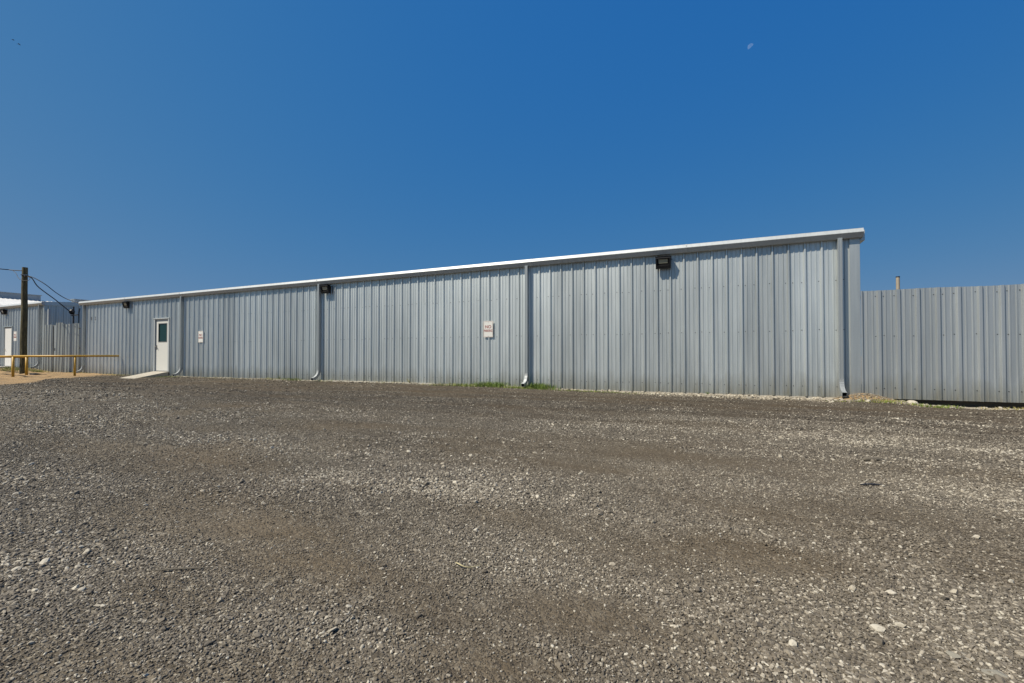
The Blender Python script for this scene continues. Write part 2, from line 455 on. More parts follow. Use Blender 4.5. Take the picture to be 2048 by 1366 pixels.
def stones(name, x, y, size, tone, dust, label, sink=0.12, lift=None):
    n = len(x); z = ground_z(x, y) + (lift if lift is not None else 0) + size*(0.30-sink)
    me = bpy.data.meshes.new(name); me.vertices.add(n)
    me.vertices.foreach_set('co', np.stack([x, y, z], -1).astype(np.float32).ravel())
    rot = np.stack([rng.normal(0, .30, n), rng.normal(0, .30, n), rng.uniform(0, 6.28, n)], -1)
    scl = size[:, None]*np.stack([rng.uniform(.8, 1.3, n), rng.uniform(.65, 1.0, n), rng.uniform(.65, 1.15, n)], -1)
    a = me.attributes.new('rot', 'FLOAT_VECTOR', 'POINT'); a.data.foreach_set('vector', rot.astype(np.float32).ravel())
    a = me.attributes.new('scl', 'FLOAT_VECTOR', 'POINT'); a.data.foreach_set('vector', scl.astype(np.float32).ravel())
    a = me.attributes.new('pick', 'INT', 'POINT'); a.data.foreach_set('value', rng.integers(0, 9, n).astype(np.int32))
    addattr(me, 'tone', tone); addattr(me, 'dust', dust)
    me.materials.append(M['stones'])
    o = bpy.data.objects.new(name, me); C.objects.link(o)
    md = o.modifiers.new('scatter', 'NODES'); md.node_group = GN
    return tag(o, label, 'gravel', None, 'stuff')

def band(r0, r1, dens, smin, smax, pw=1.6):
    """stones on the ring between two distances, wider than the photograph's view"""
    a0, a1 = R(-82), R(35)                       # angles from the wall's normal (left is negative)
    area = 0.5*(a1-a0)*(r1*r1-r0*r0); n = int(area*dens)
    r = np.sqrt(rng.uniform(r0*r0, r1*r1, n)); a = rng.uniform(a0, a1, n)
    x = r*np.sin(a); y = r*np.cos(a)
    u = rng.uniform(0, 1, n)**pw
    s = smin + (smax-smin)*u
    return x, y, s
parts = [band(0.9, 2.6, 28000, .0045, .0165, 2.3), band(2.6, 4.5, 13000, .006, .018, 2.2), band(4.5, 7.5, 5000, .008, .021, 2.0),
         band(7.5, 12.5, 1200, .012, .028, 2.2), band(12.5, 30, 150, .02, .05, 2.0),
         band(0.9, 5.0, 110, .016, .034, 2.6), band(3, 9, 14, .02, .045, 2.4)]
def around(dens, smin, smax, pw):
    """the yard beside and behind the standpoint, outside the rings above"""
    n = int(15*7.5*dens); x = rng.uniform(-8, 7, n); y = rng.uniform(-3.0, 4.5, n)
    a = np.arctan2(x, y); r = np.hypot(x, y); o = (a < R(-82)) | (a > R(35)) | (r < .9)
    x, y = x[o], y[o]; return x, y, smin+(smax-smin)*rng.uniform(0, 1, len(x))**pw
parts.append(around(3600, .007, .022, 2.2))
x = np.concatenate([p[0] for p in parts]); y = np.concatenate([p[1] for p in parts]); s = np.concatenate([p[2] for p in parts])
s = s*(0.80+0.26*sstep(.35, .65, fbm(x*1.1, y*1.9, 101, 3)))
so, li, sa, ru = soil_f(x, y), light_f(x, y), sand_f(x, y), rubble_f(x, y)
keep = (rng.uniform(0, 1, len(x)) < 1-0.70*so+0.15*li) & (y < D-0.10) & (sa < 0.35) & (y > -3.0) & (x > -38) & (x < 12)
x, y, s, so, li = x[keep], y[keep], s[keep], so[keep], li[keep]
s = s*(1-0.35*so)*(1+0.18*li)
tone = np.clip(rng.beta(1.5, 1.7, len(x))*0.90 + 0.10*li - 0.06*so + 0.10*(fbm(x*.7, y*.7, 81, 2)-.5), 0, 1)
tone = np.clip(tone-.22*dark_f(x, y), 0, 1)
white = rng.uniform(0, 1, len(x)) < 0.065+0.13*li
white |= (s > .019) & (y < 6) & (rng.uniform(0, 1, len(x)) < .30)
tone[white] = rng.uniform(.88, 1.0, white.sum())
dust = np.clip(0.06+0.72*so*rng.uniform(.4, 1, len(x))*(~white), 0, .8)
stones('gravel', x, y, s, tone, dust, 'loose grey and tan gravel covering the yard')
print('stones', len(x))

# pale limestone rubble along the foot of the wall
n = 9500
x = rng.uniform(-23, 9, n); x[: n//2] = rng.uniform(-2.6, 9, n//2)
w = 0.16 + 0.38*sstep(-2.6, -.8, x) + .1*sstep(3.4, 5, x)
y = D - 0.03 - w*np.abs(rng.normal(0, .55, n))
ok = (y > 10.6) & (sand_f(x, y) < .3); x, y = x[ok], y[ok]
s = .018+.065*rng.uniform(0, 1, len(x))**2.8
o = stones('limestone_rubble', x, y, s, rng.uniform(.72, 1, len(x)), rng.uniform(0, .3, len(x)), 'pale limestone rubble along the foot of the metal wall')
# crumbly tan clods on the little dirt heap
n = 450
x = rng.normal(2.72, .30, n); y = 11.36-np.abs(rng.normal(0, .27, n)); s = .012+.03*rng.uniform(0, 1, n)**2
ok = y > 10.75
o = stones('dirt_clods', x[ok], y[ok], s[ok], rng.uniform(.6, .95, ok.sum()), rng.uniform(.2, .7, ok.sum()), 'tan crumbs of dirt heaped where building and fence meet')

# ------------------------------------------------------------------ single rocks and sticks one can point to
def big_rock(px, py, size, seed, label, tall=0.55, rz=0.0, elong=1.3, mat=None, name='rock'):
    me = rock_mesh(name, seed, 2, 1.0, 9, mat or M['rock'])
    o = bpy.data.objects.new(name, me); C.objects.link(o)
    size *= .56; z = float(ground_z(px, py))
    o.location = (px, py, z+size*tall*0.30); o.scale = (size*elong, size, size*tall); o.rotation_euler = (R(6), R(-8), rz)
    return tag(o, label, 'rock', 'pale rocks lying loose on the gravel')
M['grey_rock'] = simple('grey_slab_stone', (0.27, 0.25, 0.20), 0.85, 0, .25, 30, .4)
big_rock(.58, 2.13, .046, 101, 'pale angular rock on the right, just above the larger oval rock', .5, .3)
big_rock(.47, 1.86, .050, 102, 'cream oval rock, the brightest large one lying on the right foreground gravel', .55, -.2, 1.5)
big_rock(-.27, 1.75, .026, 103, 'small white pointed stone right of centre in the foreground gravel', .8, .9, 1.1)
big_rock(-.02, 1.83, .018, 104, 'small round cream pebble midway between white pointed stone and oval rock', .8, .2)
big_rock(.70, 1.73, .052, 105, 'long flat grey-beige slab of stone at the lower right corner', .40, -.35, 1.9, M['grey_rock'])
big_rock(.63, 1.78, .038, 106, 'grey-beige stone leaning beside the long flat slab, lower right', .6, -.6, 1.5, M['grey_rock'])
big_rock(.43, 1.66, .030, 107, 'pale stone half sunk in gravel at the lower right, below the oval rock', .5, .5, 1.2)
big_rock(3.38, 11.12, .26, 108, 'pointed pale grey rock at the foot of the fence beside the dirt heap', .6, .2, 1.2)
big_rock(-1.59, 3.59, .045, 110, 'pale stone lying on gravel in the middle of the yard', .5, .3, 1.3)

sb = MB(); zz = float(ground_z(.95, 3.85))
sb.tube([(.885, 3.82, zz+.012), (.92, 3.835, zz+.015), (.97, 3.857, zz+.014), (1.015, 3.877, zz+.010)], [.004, .006, .006, .003], 7)
tag(sb.build('stick', M['cable']), 'thin straight dark stick lying on the right-hand gravel', 'stick')
sb = MB(); zz = float(ground_z(1.1, 4.8))
sb.tube([(1.12, 4.79, zz+.01), (1.15, 4.80, zz+.018), (1.21, 4.825, zz+.018), (1.27, 4.85, zz+.012), (1.31, 4.87, zz+.006)], [.006, .018, .020, .012, .004], 8)
tag(sb.build('wood_chunk', M['stick'], smooth=True), 'short rounded piece of weathered wood behind the thin dark stick', 'wood')
sb = MB(); zz = float(ground_z(-.98, 1.67))
pts = [(-1.025+.11*t, 1.685-.045*math.sin(t*3.0)+.05*t, zz+.012+.006*math.sin(t*6)) for t in np.linspace(0, 1, 9)]
sb.tube(pts, [.0016, .0026, .0028, .0028, .0026, .0024, .002, .0016, .001], 6)
tag(sb.build('straw', M['straw'], smooth=True), 'curved dry straw lying on the foreground gravel', 'straw')
sb = MB(); zz = float(ground_z(-2.05, 1.15))
sb.tube([(-2.14, 1.10, zz+.008), (-2.06, 1.145, zz+.012), (-1.98, 1.19, zz+.012), (-1.93, 1.23, zz+.008)], [.002, .0035, .0035, .0015], 6)
tag(sb.build('twig', M['stick']), 'dark twig on the brown patch of the left foreground', 'twig')
sb = MB(); zz = float(ground_z(-2.95, 3.1))
sb.tube([(-2.95, 3.04, zz+.01), (-2.88, 3.10, zz+.014), (-2.82, 3.16, zz+.01)], [.003, .006, .002], 6)
tag(sb.build('twig', M['stick']), 'dark twig farther back on the left gravel', 'twig')

# ------------------------------------------------------------------ corrugated sheets
PITCH = 0.3048
def rib_profile(x0, x1, first, pitch=PITCH, h=0.037, base=0.068, top=0.026, mh=0.0105, mw=0.032):
    """(x, standoff) along a ribbed sheet; `first` is the centre of any rib"""
    pts = []
    k0 = math.floor((x0-first)/pitch)-1; k1 = math.ceil((x1-first)/pitch)+1
    for k in range(k0, k1+1):
        c = first+k*pitch
        pts += [(c-base/2, 0), (c-top/2-.002, h-.002), (c-top/2+.001, h), (c+top/2-.001, h), (c+top/2+.002, h-.002), (c+base/2, 0)]
        for m_ in (0.34, 0.66):
            q = c+m_*pitch
            pts += [(q-mw/2, 0), (q-mw/4, mh), (q+mw/4, mh), (q+mw/2, 0)]
    pts.sort()
    def ev(x):
        for (a, da), (b, db) in zip(pts, pts[1:]):
            if a <= x <= b: return da+(db-da)*(x-a)/max(1e-9, b-a)
        return 0
    out = [(x0, ev(x0))] + [p for p in pts if x0+1e-4 < p[0] < x1-1e-4] + [(x1, ev(x1))]
    return out
def sheet(name, mat, parent, x0, x1, z0, z1, y=D, first=0.0, pitch=PITCH, seed=1, holes=(), screws=None, origin=(0, 0, 0), lean=None,
          wave=0.0024, top=None, flip=1, rib=None):
    """one sheet wall; holes = [(xa, xb, za, zb)]; screws = (rows, offset, every, radius, material)"""
    mb = MB(); tones = []
    rr = random.Random(seed)
    xs = sorted({x0, x1, *[h for hh in holes for h in hh[:2]]})
    segs = []
    for a, b in zip(xs, xs[1:]):
        za = z0
        hs = [h for h in holes if h[0] <= a+1e-6 and h[1] >= b-1e-6]
        if hs:
            if hs[0][2] > z0+1e-3: segs.append((a, b, z0, hs[0][2]))
            segs.append((a, b, hs[0][3], z1))
        else: segs.append((a, b, z0, z1))
    for a, b, za, zb in segs:
        pr = rib_profile(a, b, first, pitch, **(rib or {}))
        nz = max(2, int((zb-za)/0.28)); zs = [za+(zb-za)*i/nz for i in range(nz+1)]
        base = len(mb.v); n = len(pr)
        for i, z in enumerate(zs):
            for x, d in pr:
                w = wave*2*mnoise.noise(Vector((x*1.7, z*0.9, seed*7.3)))
                zt = z if top is None or i < nz else z+top(x)
                yy = y-flip*(d+w)-0.001; xx = x
                if lean: xx += lean*(z-za)
                mb.v.append((xx-origin[0], yy-origin[1], zt-origin[2]))
                sh = math.floor((x-first-0.04)/(3*pitch))
                tones.append(random.Random(sh*131+seed).random())
        for i in range(nz):
            for j in range(n-1):
                p = base+i*n+j
                mb.f.append((p, p+1, p+1+n, p+n)); mb.m.append(0)
    if screws:
        rows, off, every, rad, mi = screws
        k0 = math.floor((x0-first)/pitch)-1; k1 = math.ceil((x1-first)/pitch)+1
        mb.cur = 1
        for zr in rows:
            for k in range(k0, k1+1):
                if k % every: continue
                for o_ in (off,) if k % 3 else (off, -off*.98-0.012):
                    x = first+k*pitch-o_ + rr.uniform(-.006, .006); z = zr+rr.uniform(-.012, .012)
                    if rr.random() < .04: continue
                    if not (x0+.02 < x < x1-.02) or not (z0 < z < z1): continue
                    if any(h[0]-.06 < x < h[1]+.06 and h[2]-.05 < z < h[3]+.05 for h in holes): continue
                    b0 = len(mb.v)
                    mb.disc_y(x-origin[0], y-0.0012-origin[1], z-origin[2], rad, .006)
                    tones += [0.5]*(len(mb.v)-b0)
    o = mb.build(name, [mat, M['dark_screw'] if screws and screws[4] else M['screw']], parent, fixn=False)
    me = o.data; addattr(me, 'tone', tones)
    o.location = tuple(origin) if parent is None else (0, 0, 0)
    return o

def gutter_profile(zt, hgt=0.185, out=0.165, foot=0.105, back=0.0):
    zb = zt-hgt
    return [(back, zt-.03), (back, zb), (-foot, zb), (-foot-.006, zb+.003), (-out+.002, zb+hgt*.52), (-out, zb+hgt*.56), (-out+.038, zt-.008), (-out+.040, zt), (-out+.055, zt), (-out+.055, zt-.012)]

def downspout(parent, X, ztop, yw, zend=0.10, w=0.078, d=0.10, tilt=0.0, out_x=0.0):
    """rectangular pipe against the wall with a ribbed elbow kicking out at the bottom"""
    y1 = yw-0.039; y0 = y1-d; zc = zend+0.33
    mb = MB(); mb.box((X-w/2, y0, zc-.002), (X+w/2, y1, ztop))
    # narrow bead each side of the front and two straps
    mb.box((X-w/2+.014, y0-.004, zc+.01), (X-w/2+.022, y0, ztop-.01)); mb.box((X+w/2-.022, y0-.004, zc+.01), (X+w/2-.014, y0, ztop-.01))
    dp = mb.build('downspout', M['wall_pipe'], parent, bevel=0)
    st = MB()
    for zz in (1.30, 2.75):
        if zc < zz < ztop-.2: st.box((X-w/2-.03, y1-.002, zz-.012), (X+w/2+.03, y1+.006, zz+.012)); st.box((X-w/2-.004, y0-.006, zz-.012), (X+w/2+.004, y0-.0045, zz+.012))
    em = MB(); n = 19; ring = []
    r0 = 0.30; cy = (y0+y1)/2-r0
    for i in range(n+1):
        t = i/n; a = t*R(76)
        py = cy + r0*math.cos(a); pz = zc - r0*math.sin(a)
        s_ = 1.0+(0.09 if i % 2 else 0.0)
        nrm = Vector((0, math.cos(a), -math.sin(a)))
        hw = w/2*s_*0.98; hd = d/2*s_*(0.98-.18*t)
        p = Vector((X+out_x*t, py, pz))
        ring.append([p+Vector((-hw, 0, 0))-nrm*hd, p+Vector((hw, 0, 0))-nrm*hd, p+Vector((hw, 0, 0))+nrm*hd, p+Vector((-hw, 0, 0))+nrm*hd])
    # smooth end collar
    a = R(76); tdir = Vector((0, -math.sin(a), -math.cos(a)))
    last = [q.copy()+tdir*0.06 for q in ring[-1]]; ring.append(last)
    vs = [q for r_ in ring for q in r_]
    fs = []
    for i in range(len(ring)-1):
        for k in range(4): fs.append((i*4+k, i*4+(k+1) % 4, (i+1)*4+(k+1) % 4, (i+1)*4+k))
    em.add(vs, fs)
    # open mouth: rim and dark inside wall
    c = sum(last, Vector())/4
    inner = [c+(q-c)*0.90 for q in last]; deep = [q-tdir*0.10 for q in inner]
    em.cur = 0; em.add(list(last)+inner, [(k, (k+1) % 4, 4+(k+1) % 4, 4+k) for k in range(4)])
    em.cur = 1; em.add(inner+deep, [(k, (k+1) % 4, 4+(k+1) % 4, 4+k) for k in range(4)]+[(4, 5, 6, 7)])
    el = em.build('elbow', [M['elbow'], M['inside']], dp, fixn=False)
    return dp
M['wall_pipe'] = galvalume('pipe_galvalume', base=(0.48, 0.515, 0.525), metal=0.5, rough=0.42)

# ------------------------------------------------------------------ the long building
RIB0 = 2.6587-0.012-PITCH
mainb = empty('metal_building', (-12.5, D, 0))
tag(mainb, 'long low building of grey ribbed metal with four bays and one windowed door', 'building')
class P:  # parts of an Empty at an offset are built in world coordinates and moved back
    pass
def unshift(o, root):
    """parts are modelled in world coordinates; keep them there under a root that is elsewhere"""
    o.matrix_parent_inverse = Matrix.Translation(root.location).inverted() if abs(root.rotation_euler[2]) < 1e-9 else root.matrix_basis.inverted()
    return o
DX0, DX1, DZ0, DZ1 = -21.93, -20.93, 0.235, 2.43
w = sheet('wall', M['wall'], mainb, XL+0.10, XR-0.15, 0.0, 3.46, D, RIB0, seed=3, holes=[(DX0, DX1, 0.0, DZ1)],
          screws=([.21, 1.41, 2.45], .062, 1, .0105, False)); unshift(w, mainb)
# concrete footing under the sheets
mb = MB(); mb.box((XL, D-0.012, -0.5), (XR, D+0.25, -0.004)); mb.box((-12.25, D-.13, -.3), (-7.7, D-.0125, .040)); unshift(mb.build('foundation', M['concrete'], mainb), mainb)
# side and back walls, and a low roof
mb = MB(); mb.box((XR-.02, D+.01, -.1), (XR, D+15, 3.40)); mb.box((XL, D+.01, -.1), (XL+.02, D+15, 3.40)); mb.box((XL, D+14.98, -.1), (XR, D+15, 3.4))
unshift(mb.build('side_wall', M['wall'], mainb), mainb)
mb = MB(); mb.prism_x([(D-.02, 3.40), (D+7.5, 3.70), (D+15.1, 3.40), (D+15.1, 3.37), (D+7.5, 3.66), (D-.02, 3.36)], XL-.02, XR+.02)
unshift(mb.build('roof', M['roof'], mainb), mainb)
mb = MB(); mb.box((XR+.022, D-.03, 3.24), (XR+.10, D+14.9, 3.455))
unshift(mb.build('rake_trim', M['inside'] if False else M['wall'], mainb), mainb)
# corner trims, proud of the ribs
for xa, xb in ((XR-0.165, XR+0.012), (XL-0.012, XL+0.115)):
    mb = MB(); mb.box((xa, D-0.043, 0.0), (xb, D+0.10, 3.30))
    t = mb.build('corner_trim', M['wall'], mainb, bevel=.004); unshift(t, mainb)
# gutter with joints
mb = MB(); g0, g1 = XL-.16, XR+0.055
prof = [(D-.006+p[0], p[1]) for p in gutter_profile(3.475)]
mb.prism_x(prof, g0, g1)
joints = [-24.05, -20.05, -12.4, -8.2, -4.55, -.65]
for j in joints:
    pj = [(D-.006+p[0]-(.003 if i > 1 else 0), p[1]+(-.0025 if i in (1, 2, 3) else 0.0025 if i in (7, 8) else 0)) for i, p in enumerate(gutter_profile(3.475))]
    mb.prism_x(pj, j-.03, j+.03)
    mb.disc_y(j+.005, D-.006-.148, 3.44, .008, .02)
gu = mb.build('gutter', M['trim'], mainb); unshift(gu, mainb)
for i, X_ in enumerate((-27.60, -19.98, -12.34, -4.70, 2.335)):
    dp = downspout(mainb, X_, 3.30, D, zend=0.06)
    unshift(dp, mainb)
# door
fr = MB(); dy = D-0.055
fr.box((DX0-.045, dy, DZ0-.02), (DX0+.03, D+.06, DZ1)); fr.box((DX1-.03, dy, DZ0-.02), (DX1+.045, D+.06, DZ1)); fr.box((DX0-.055, dy-.012, DZ1), (DX1+.055, D+.06, DZ1+.045))
fr.box((DX0-.03, dy+.01, DZ0-.06), (DX1+.03, D+.1, DZ0-.021))
door = MB(); ly = D-0.005
wx0, wx1, wz0, wz1 = DX0+.22, DX1-.19, 1.48, 2.22
door.box((DX0+.034, ly, DZ0), (wx0, ly+.045, DZ1-.004)); door.box((wx1, ly, DZ0), (DX1-.034, ly+.045, DZ1-.004))
door.box((wx0, ly, DZ0), (wx1, ly+.045, wz0)); door.box((wx0, ly, wz1), (wx1, ly+.045, DZ1-.004))
dr = door.build('door', M['door'], mainb); unshift(dr, mainb)
fr.build('door_frame', M['trim'], dr)
wn_ = MB()
for a, b in (((wx0-.012, ly-.008, wz0-.03), (wx0+.018, ly-.002, wz1+.03)), ((wx1-.018, ly-.008, wz0-.03), (wx1+.012, ly-.002, wz1+.03)),
             ((wx0+.018, ly-.008, wz0-.03), (wx1-.018, ly-.002, wz0)), ((wx0+.018, ly-.008, wz1), (wx1-.018, ly-.002, wz1+.03))): wn_.box(a, b)
wn_.build('window_frame', M['steel'], dr)
mb = MB(); mb.box((wx0+.001, ly+.018, wz0+.001), (wx1-.001, ly+.026, wz1-.001)); mb.build('window', M['glass'], dr)
mb = MB(); hx = DX0+.10
mb.box((hx-.028, ly-.008, 1.14), (hx+.028, ly, 1.32)); mb.tube([(hx, ly-.005, 1.27), (hx, ly-.06, 1.27)], .014, 10)
mb.tube([(hx-.005, ly-.058, 1.272), (hx+.045, ly-.060, 1.25), (hx+.085, ly-.058, 1.18)], [.013, .012, .009], 8)
mb.build('handle', M['steel'], dr)
mb = MB(); mb.box((DX0-.05, D+.30, 0.1), (DX1+.05, D+.32, 2.5)); unshift(mb.build('door_backing', M['inside'], mainb), mainb)

# text helper -> mesh
def text_mesh(s, size, mat, name, parent, loc, depth=0.0015, xscale=1.0, bold=0.0, rot=(math.pi/2, 0, 0)):
    cu = bpy.data.curves.new(name, 'FONT'); cu.body = s; cu.size = size; cu.align_x = 'CENTER'; cu.align_y = 'CENTER'
    cu.extrude = depth/2; cu.offset = bold; cu.resolution_u = 4
    to = bpy.data.objects.new(name+'_tmp', cu); C.objects.link(to)
    bpy.context.view_layer.update()
    dg = bpy.context.evaluated_depsgraph_get()
    me = bpy.data.meshes.new_from_object(to.evaluated_get(dg))
    C.objects.unlink(to); bpy.data.objects.remove(to)
    me.transform(Matrix.Diagonal((xscale, 1, 1, 1))); me.transform(Euler(rot).to_matrix().to_4x4())
    me.materials.clear(); me.materials.append(mat)
    o = bpy.data.objects.new(name, me); C.objects.link(o); o.location = loc
    if parent is not None: o.parent = parent
    return o
for s_, x_ in (('B', -27.10), ('23', -26.72)):
    t = text_mesh(s_, .22, M['letter'], 'building_number', mainb, (x_, D-.012, 2.63), .004, 0.85); unshift(t, mainb)

# ramp of poured concrete at the door
mb = MB()
ry0 = D-1.26; gz = float(ground_z(-21.4, ry0))
mb.add([(DX0-.02, D-.062, DZ0-.025), (DX1+.06, D-.062, DZ0-.025), (DX1+.06, ry0, gz+.02), (DX0-.02, ry0, gz+.02),
        (DX0-.02, D-.062, -.2), (DX1+.06, D-.062, -.2), (DX1+.06, ry0, -.2), (DX0-.02, ry0, -.2)],
       [(0, 1, 2, 3), (0, 4, 5, 1), (1, 5, 6, 2), (2, 6, 7, 3), (3, 7, 4, 0), (4, 7, 6, 5)])
M['ramp'] = simple('ramp_concrete', (0.42, 0.38, 0.31), 0.9, 0, .2, 4, .4)
rp = mb.build('concrete_ramp', M['ramp'], bevel=.008)
tag(rp, 'short sloping concrete ramp in front of the windowed door', 'ramp')

# ------------------------------------------------------------------ floodlights
def floodlight():
    root = empty('floodlight', (0, 0, 0))
    # housing: local x along wall, y out of wall is -y, z up; origin at back bottom centre
    W = 0.17
    prof = [(-.045, 0), (-.105, .012), (-.170, .225), (-.165, .262), (-.045, .262)]
    mb = MB(); n = len(prof)
    # shell as prism with a recess in the slanted face
    vs = [(-W, y, z) for y, z in prof]+[(W, y, z) for y, z in prof]
    fs = [(0, 1, n+1, n), (2, 3, n+3, n+2), (3, 4, n+4, n+3), (4, 0, n, n+4), tuple(range(n))[::-1], tuple(range(n, 2*n))]
    # slanted face (1-2) split: frame around the opening
    a = Vector((0, prof[1][0], prof[1][1])); b_ = Vector((0, prof[2][0], prof[2][1]))
    def pt(x, t, dd=0.0):
        p = a.lerp(b_, t); nrm = Vector((0, -(b_.z-a.z), b_.y-a.y)).normalized()
        return (x, p.y-nrm.y*dd, p.z-nrm.z*dd)
    ix, t0, t1 = W-.032, .20, .93
    base = len(vs)
    vs += [pt(-W, 0), pt(W, 0), pt(W, 1), pt(-W, 1), pt(-ix, t0), pt(ix, t0), pt(ix, t1), pt(-ix, t1),
           pt(-ix+.012, t0+.03, .028), pt(ix-.012, t0+.03, .028), pt(ix-.012, t1-.03, .028), pt(-ix+.012, t1-.03, .028)]
    q = base
    fs += [(q, q+1, q+5, q+4), (q+1, q+2, q+6, q+5), (q+2, q+3, q+7, q+6), (q+3, q, q+4, q+7),
           (q+4, q+5, q+9, q+8), (q+5, q+6, q+10, q+9), (q+6, q+7, q+11, q+10), (q+7, q+4, q+8, q+11)]
    mb.add(vs, fs)
    # cooling lip on the underside and hood at the top
    mb.box((-W-.006, -.178, .262), (W+.006, -.040, .272)); mb.box((-W-.006, -.112, -.010), (W+.006, -.05, .0))
    h = mb.build('housing', M['black'], root, fixn=False)
    l = MB(); l.add([pt(-ix+.012, t0+.03, .027), pt(ix-.012, t0+.03, .027), pt(ix-.012, t1-.03, .027), pt(-ix+.012, t1-.03, .027)], [(0, 1, 2, 3)])
    c0, c1 = .44, .86
    lens = MB(); lens.add([pt(-ix+.035, c0, .024), pt(ix-.035, c0, .024), pt(ix-.035, c1, .024), pt(-ix+.035, c1, .024),
                           pt(-ix+.035, c0, .027), pt(ix-.035, c0, .027), pt(ix-.035, c1, .027), pt(-ix+.035, c1, .027)],
                          [(0, 1, 2, 3), (0, 4, 5, 1), (1, 5, 6, 2), (2, 6, 7, 3), (3, 7, 4, 0)])
    l.build('lens_panel', M['black'], root, fixn=False)
    lens.build('lens', M['lens'], root, fixn=False)
    br = MB(); br.box((-.09, -.046, .03), (.09, .0, .235)); br.tube([(.09, -.02, .20), (W+.03, -.02, .215)], .008, 8)
    br.build('mounting_box', M['black'], root)
    return root
fl = floodlight()
spots = [(-1.16, 2.96, 'black floodlight under the gutter right of the middle, seen straight on'),
         (-12.02, 2.985, 'black floodlight just right of a downspout, left of the middle of the long building'),
         (-23.95, 3.00, 'black floodlight above and left of the windowed door'),
         (-36.05, 3.17, 'black floodlight with bright lens above the plain white door on the far left building')]
for i, (x_, z_, lb) in enumerate(spots):
    o = fl if i == 0 else copy_tree(fl)
    o.location = (x_, D-.039, z_)
    tag(o, lb, 'floodlight', 'floodlights under the eaves')
    if i == 3:
        for ch in o.children:
            if ch.name.startswith('lens') and 'panel' not in ch.name:
                ch.material_slots[0].link = 'OBJECT'; ch.material_slots[0].material = M['bright_lens']

# ------------------------------------------------------------------ NO PARKING signs
def parking_sign():
    root = empty('parking_sign', (0, 0, 0))
    w_, h_ = .150, .228
    mb = MB(); mb.box((-w_, -.004, -h_), (w_, 0, h_)); mb.build('panel', M['sign'], root, bevel=.001)
    fr_ = MB(); i_ = .012; t_ = .005
    fr_.box((-w_+i_, -.0052, h_-i_-t_), (w_-i_, -.0042, h_-i_)); fr_.box((-w_+i_, -.0052, -h_+i_), (w_-i_, -.0042, -h_+i_+t_))
    fr_.box((-w_+i_, -.0052, -h_+i_+t_), (-w_+i_+t_, -.0042, h_-i_-t_)); fr_.box((w_-i_-t_, -.0052, -h_+i_+t_), (w_-i_, -.0042, h_-i_-t_))
    fr_.build('border', M['sign_border'], root)
    text_mesh('NO', .125, M['sign_red'], 'lettering', root, (0, -.0055, .062), .001, 1.0, .0020)
    text_mesh('PARKING', .098, M['sign_red'], 'lettering', root, (0, -.0055, -.048), .001, 0.68, .0018)
    for bz in (.2, -.2):
        b_ = MB(); b_.disc_y(0, -.004, bz, .008, .004); b_.build('bolt', M['steel'], root)
    return root
ps = parking_sign()
for i, (x_, y_, z_, lb) in enumerate([(-5.90, D-.041, 1.62, 'white NO PARKING sign with red letters in the middle of the long wall'),
                                     (-18.80, D-.041, 1.63, 'white NO PARKING sign on the wall right of the windowed door'),
                                     (-30.42, 10.00, 1.80, 'white NO PARKING sign fixed to the wooden utility pole')]):
    o = ps if i == 0 else copy_tree(ps)
    o.location = (x_, y_, z_)
    tag(o, lb, 'sign', 'no parking signs')

# ------------------------------------------------------------------ fence on the right
fence = empty('metal_fence', (8.5, D, 0)); tag(fence, 'grey ribbed sheet metal fence on the right, lower than the building', 'fence')
FX0, FX1 = XR+.016, 15.0
fs_ = sheet('fence_panel', M['fence'], fence, FX0, FX1, 0.0, 2.20, D, 3.04-.033, pitch=.3075, seed=9, wave=.0018, rib=dict(h=.034, base=.088, top=.048),
            screws=([.21, 1.27, 2.07], .064, 1, .0105, True), top=lambda x: -0.006*(x-2.7)+.006*math.sin(x*3.7)); unshift(fs_, fence)
mb = MB()
for z_ in (.20, 1.27, 2.07): mb.box((FX0, D+.015, z_-.03), (FX1, D+.06, z_+.03))
unshift(mb.build('rail', M['pipe'], fence), fence)
for x_ in np.arange(3.2, 15, 2.44):
    mb = MB(); mb.box((x_, D+.062, -.3), (x_+.08, D+.14, 2.10)); unshift(mb.build('post', M['pipe'], fence), fence)
mb = MB(); mb.box((XR+.2, D+.16, -.4), (15, D+.26, .10)); unshift(mb.build('gap_shade_strip', M['stick'], fence), fence)  # added dark strip, makes the gap under the fence look shaded
pp = MB(); pp.tube([(3.81, 13.2, -.1), (3.81, 13.2, 2.67)], .036, 14)
ppo = pp.build('pipe_post', M['pipe'], smooth=False); tag(ppo, 'beige pipe post standing up behind the metal fence', 'post')
cp = MB(); cp.tube([(3.81, 13.2, 2.672), (3.81, 13.2, 2.695)], .039, 14); cp.build('cap', M['cable'], ppo)

# ------------------------------------------------------------------ left neighbour: front building
FB = empty('white_door_building', (-44, D, .2)); tag(FB, 'grey metal building at the far left edge with a plain white door', 'building')
FXR = -31.66; FDX0, FDX1, FDZ0, FDZ1 = -36.12, -35.20, .31, 2.45
w = sheet('wall', M['wall'], FB, -62, FXR-.10, .12, 3.60, D, RIB0, seed=17, holes=[(FDX0, FDX1, .12, FDZ1)], screws=([.4, 1.6, 2.6], .062, 3, .0085, False)); unshift(w, FB)
mb = MB()  # shaded side wall with its ribs, running back
ribs = []
pr = rib_profile(0, 5.0, .12)
vs = [(FXR+d, D+.02+x, z) for z in (.05, 3.58) for x, d in pr]; n = len(pr)
mb.add(vs, [(j, j+1, n+j+1, n+j) for j in range(n-1)])
o = mb.build('side_wall', M['wall'], FB, fixn=False); addattr(o.data, 'tone', [.4]*len(o.data.vertices)); unshift(o, FB)
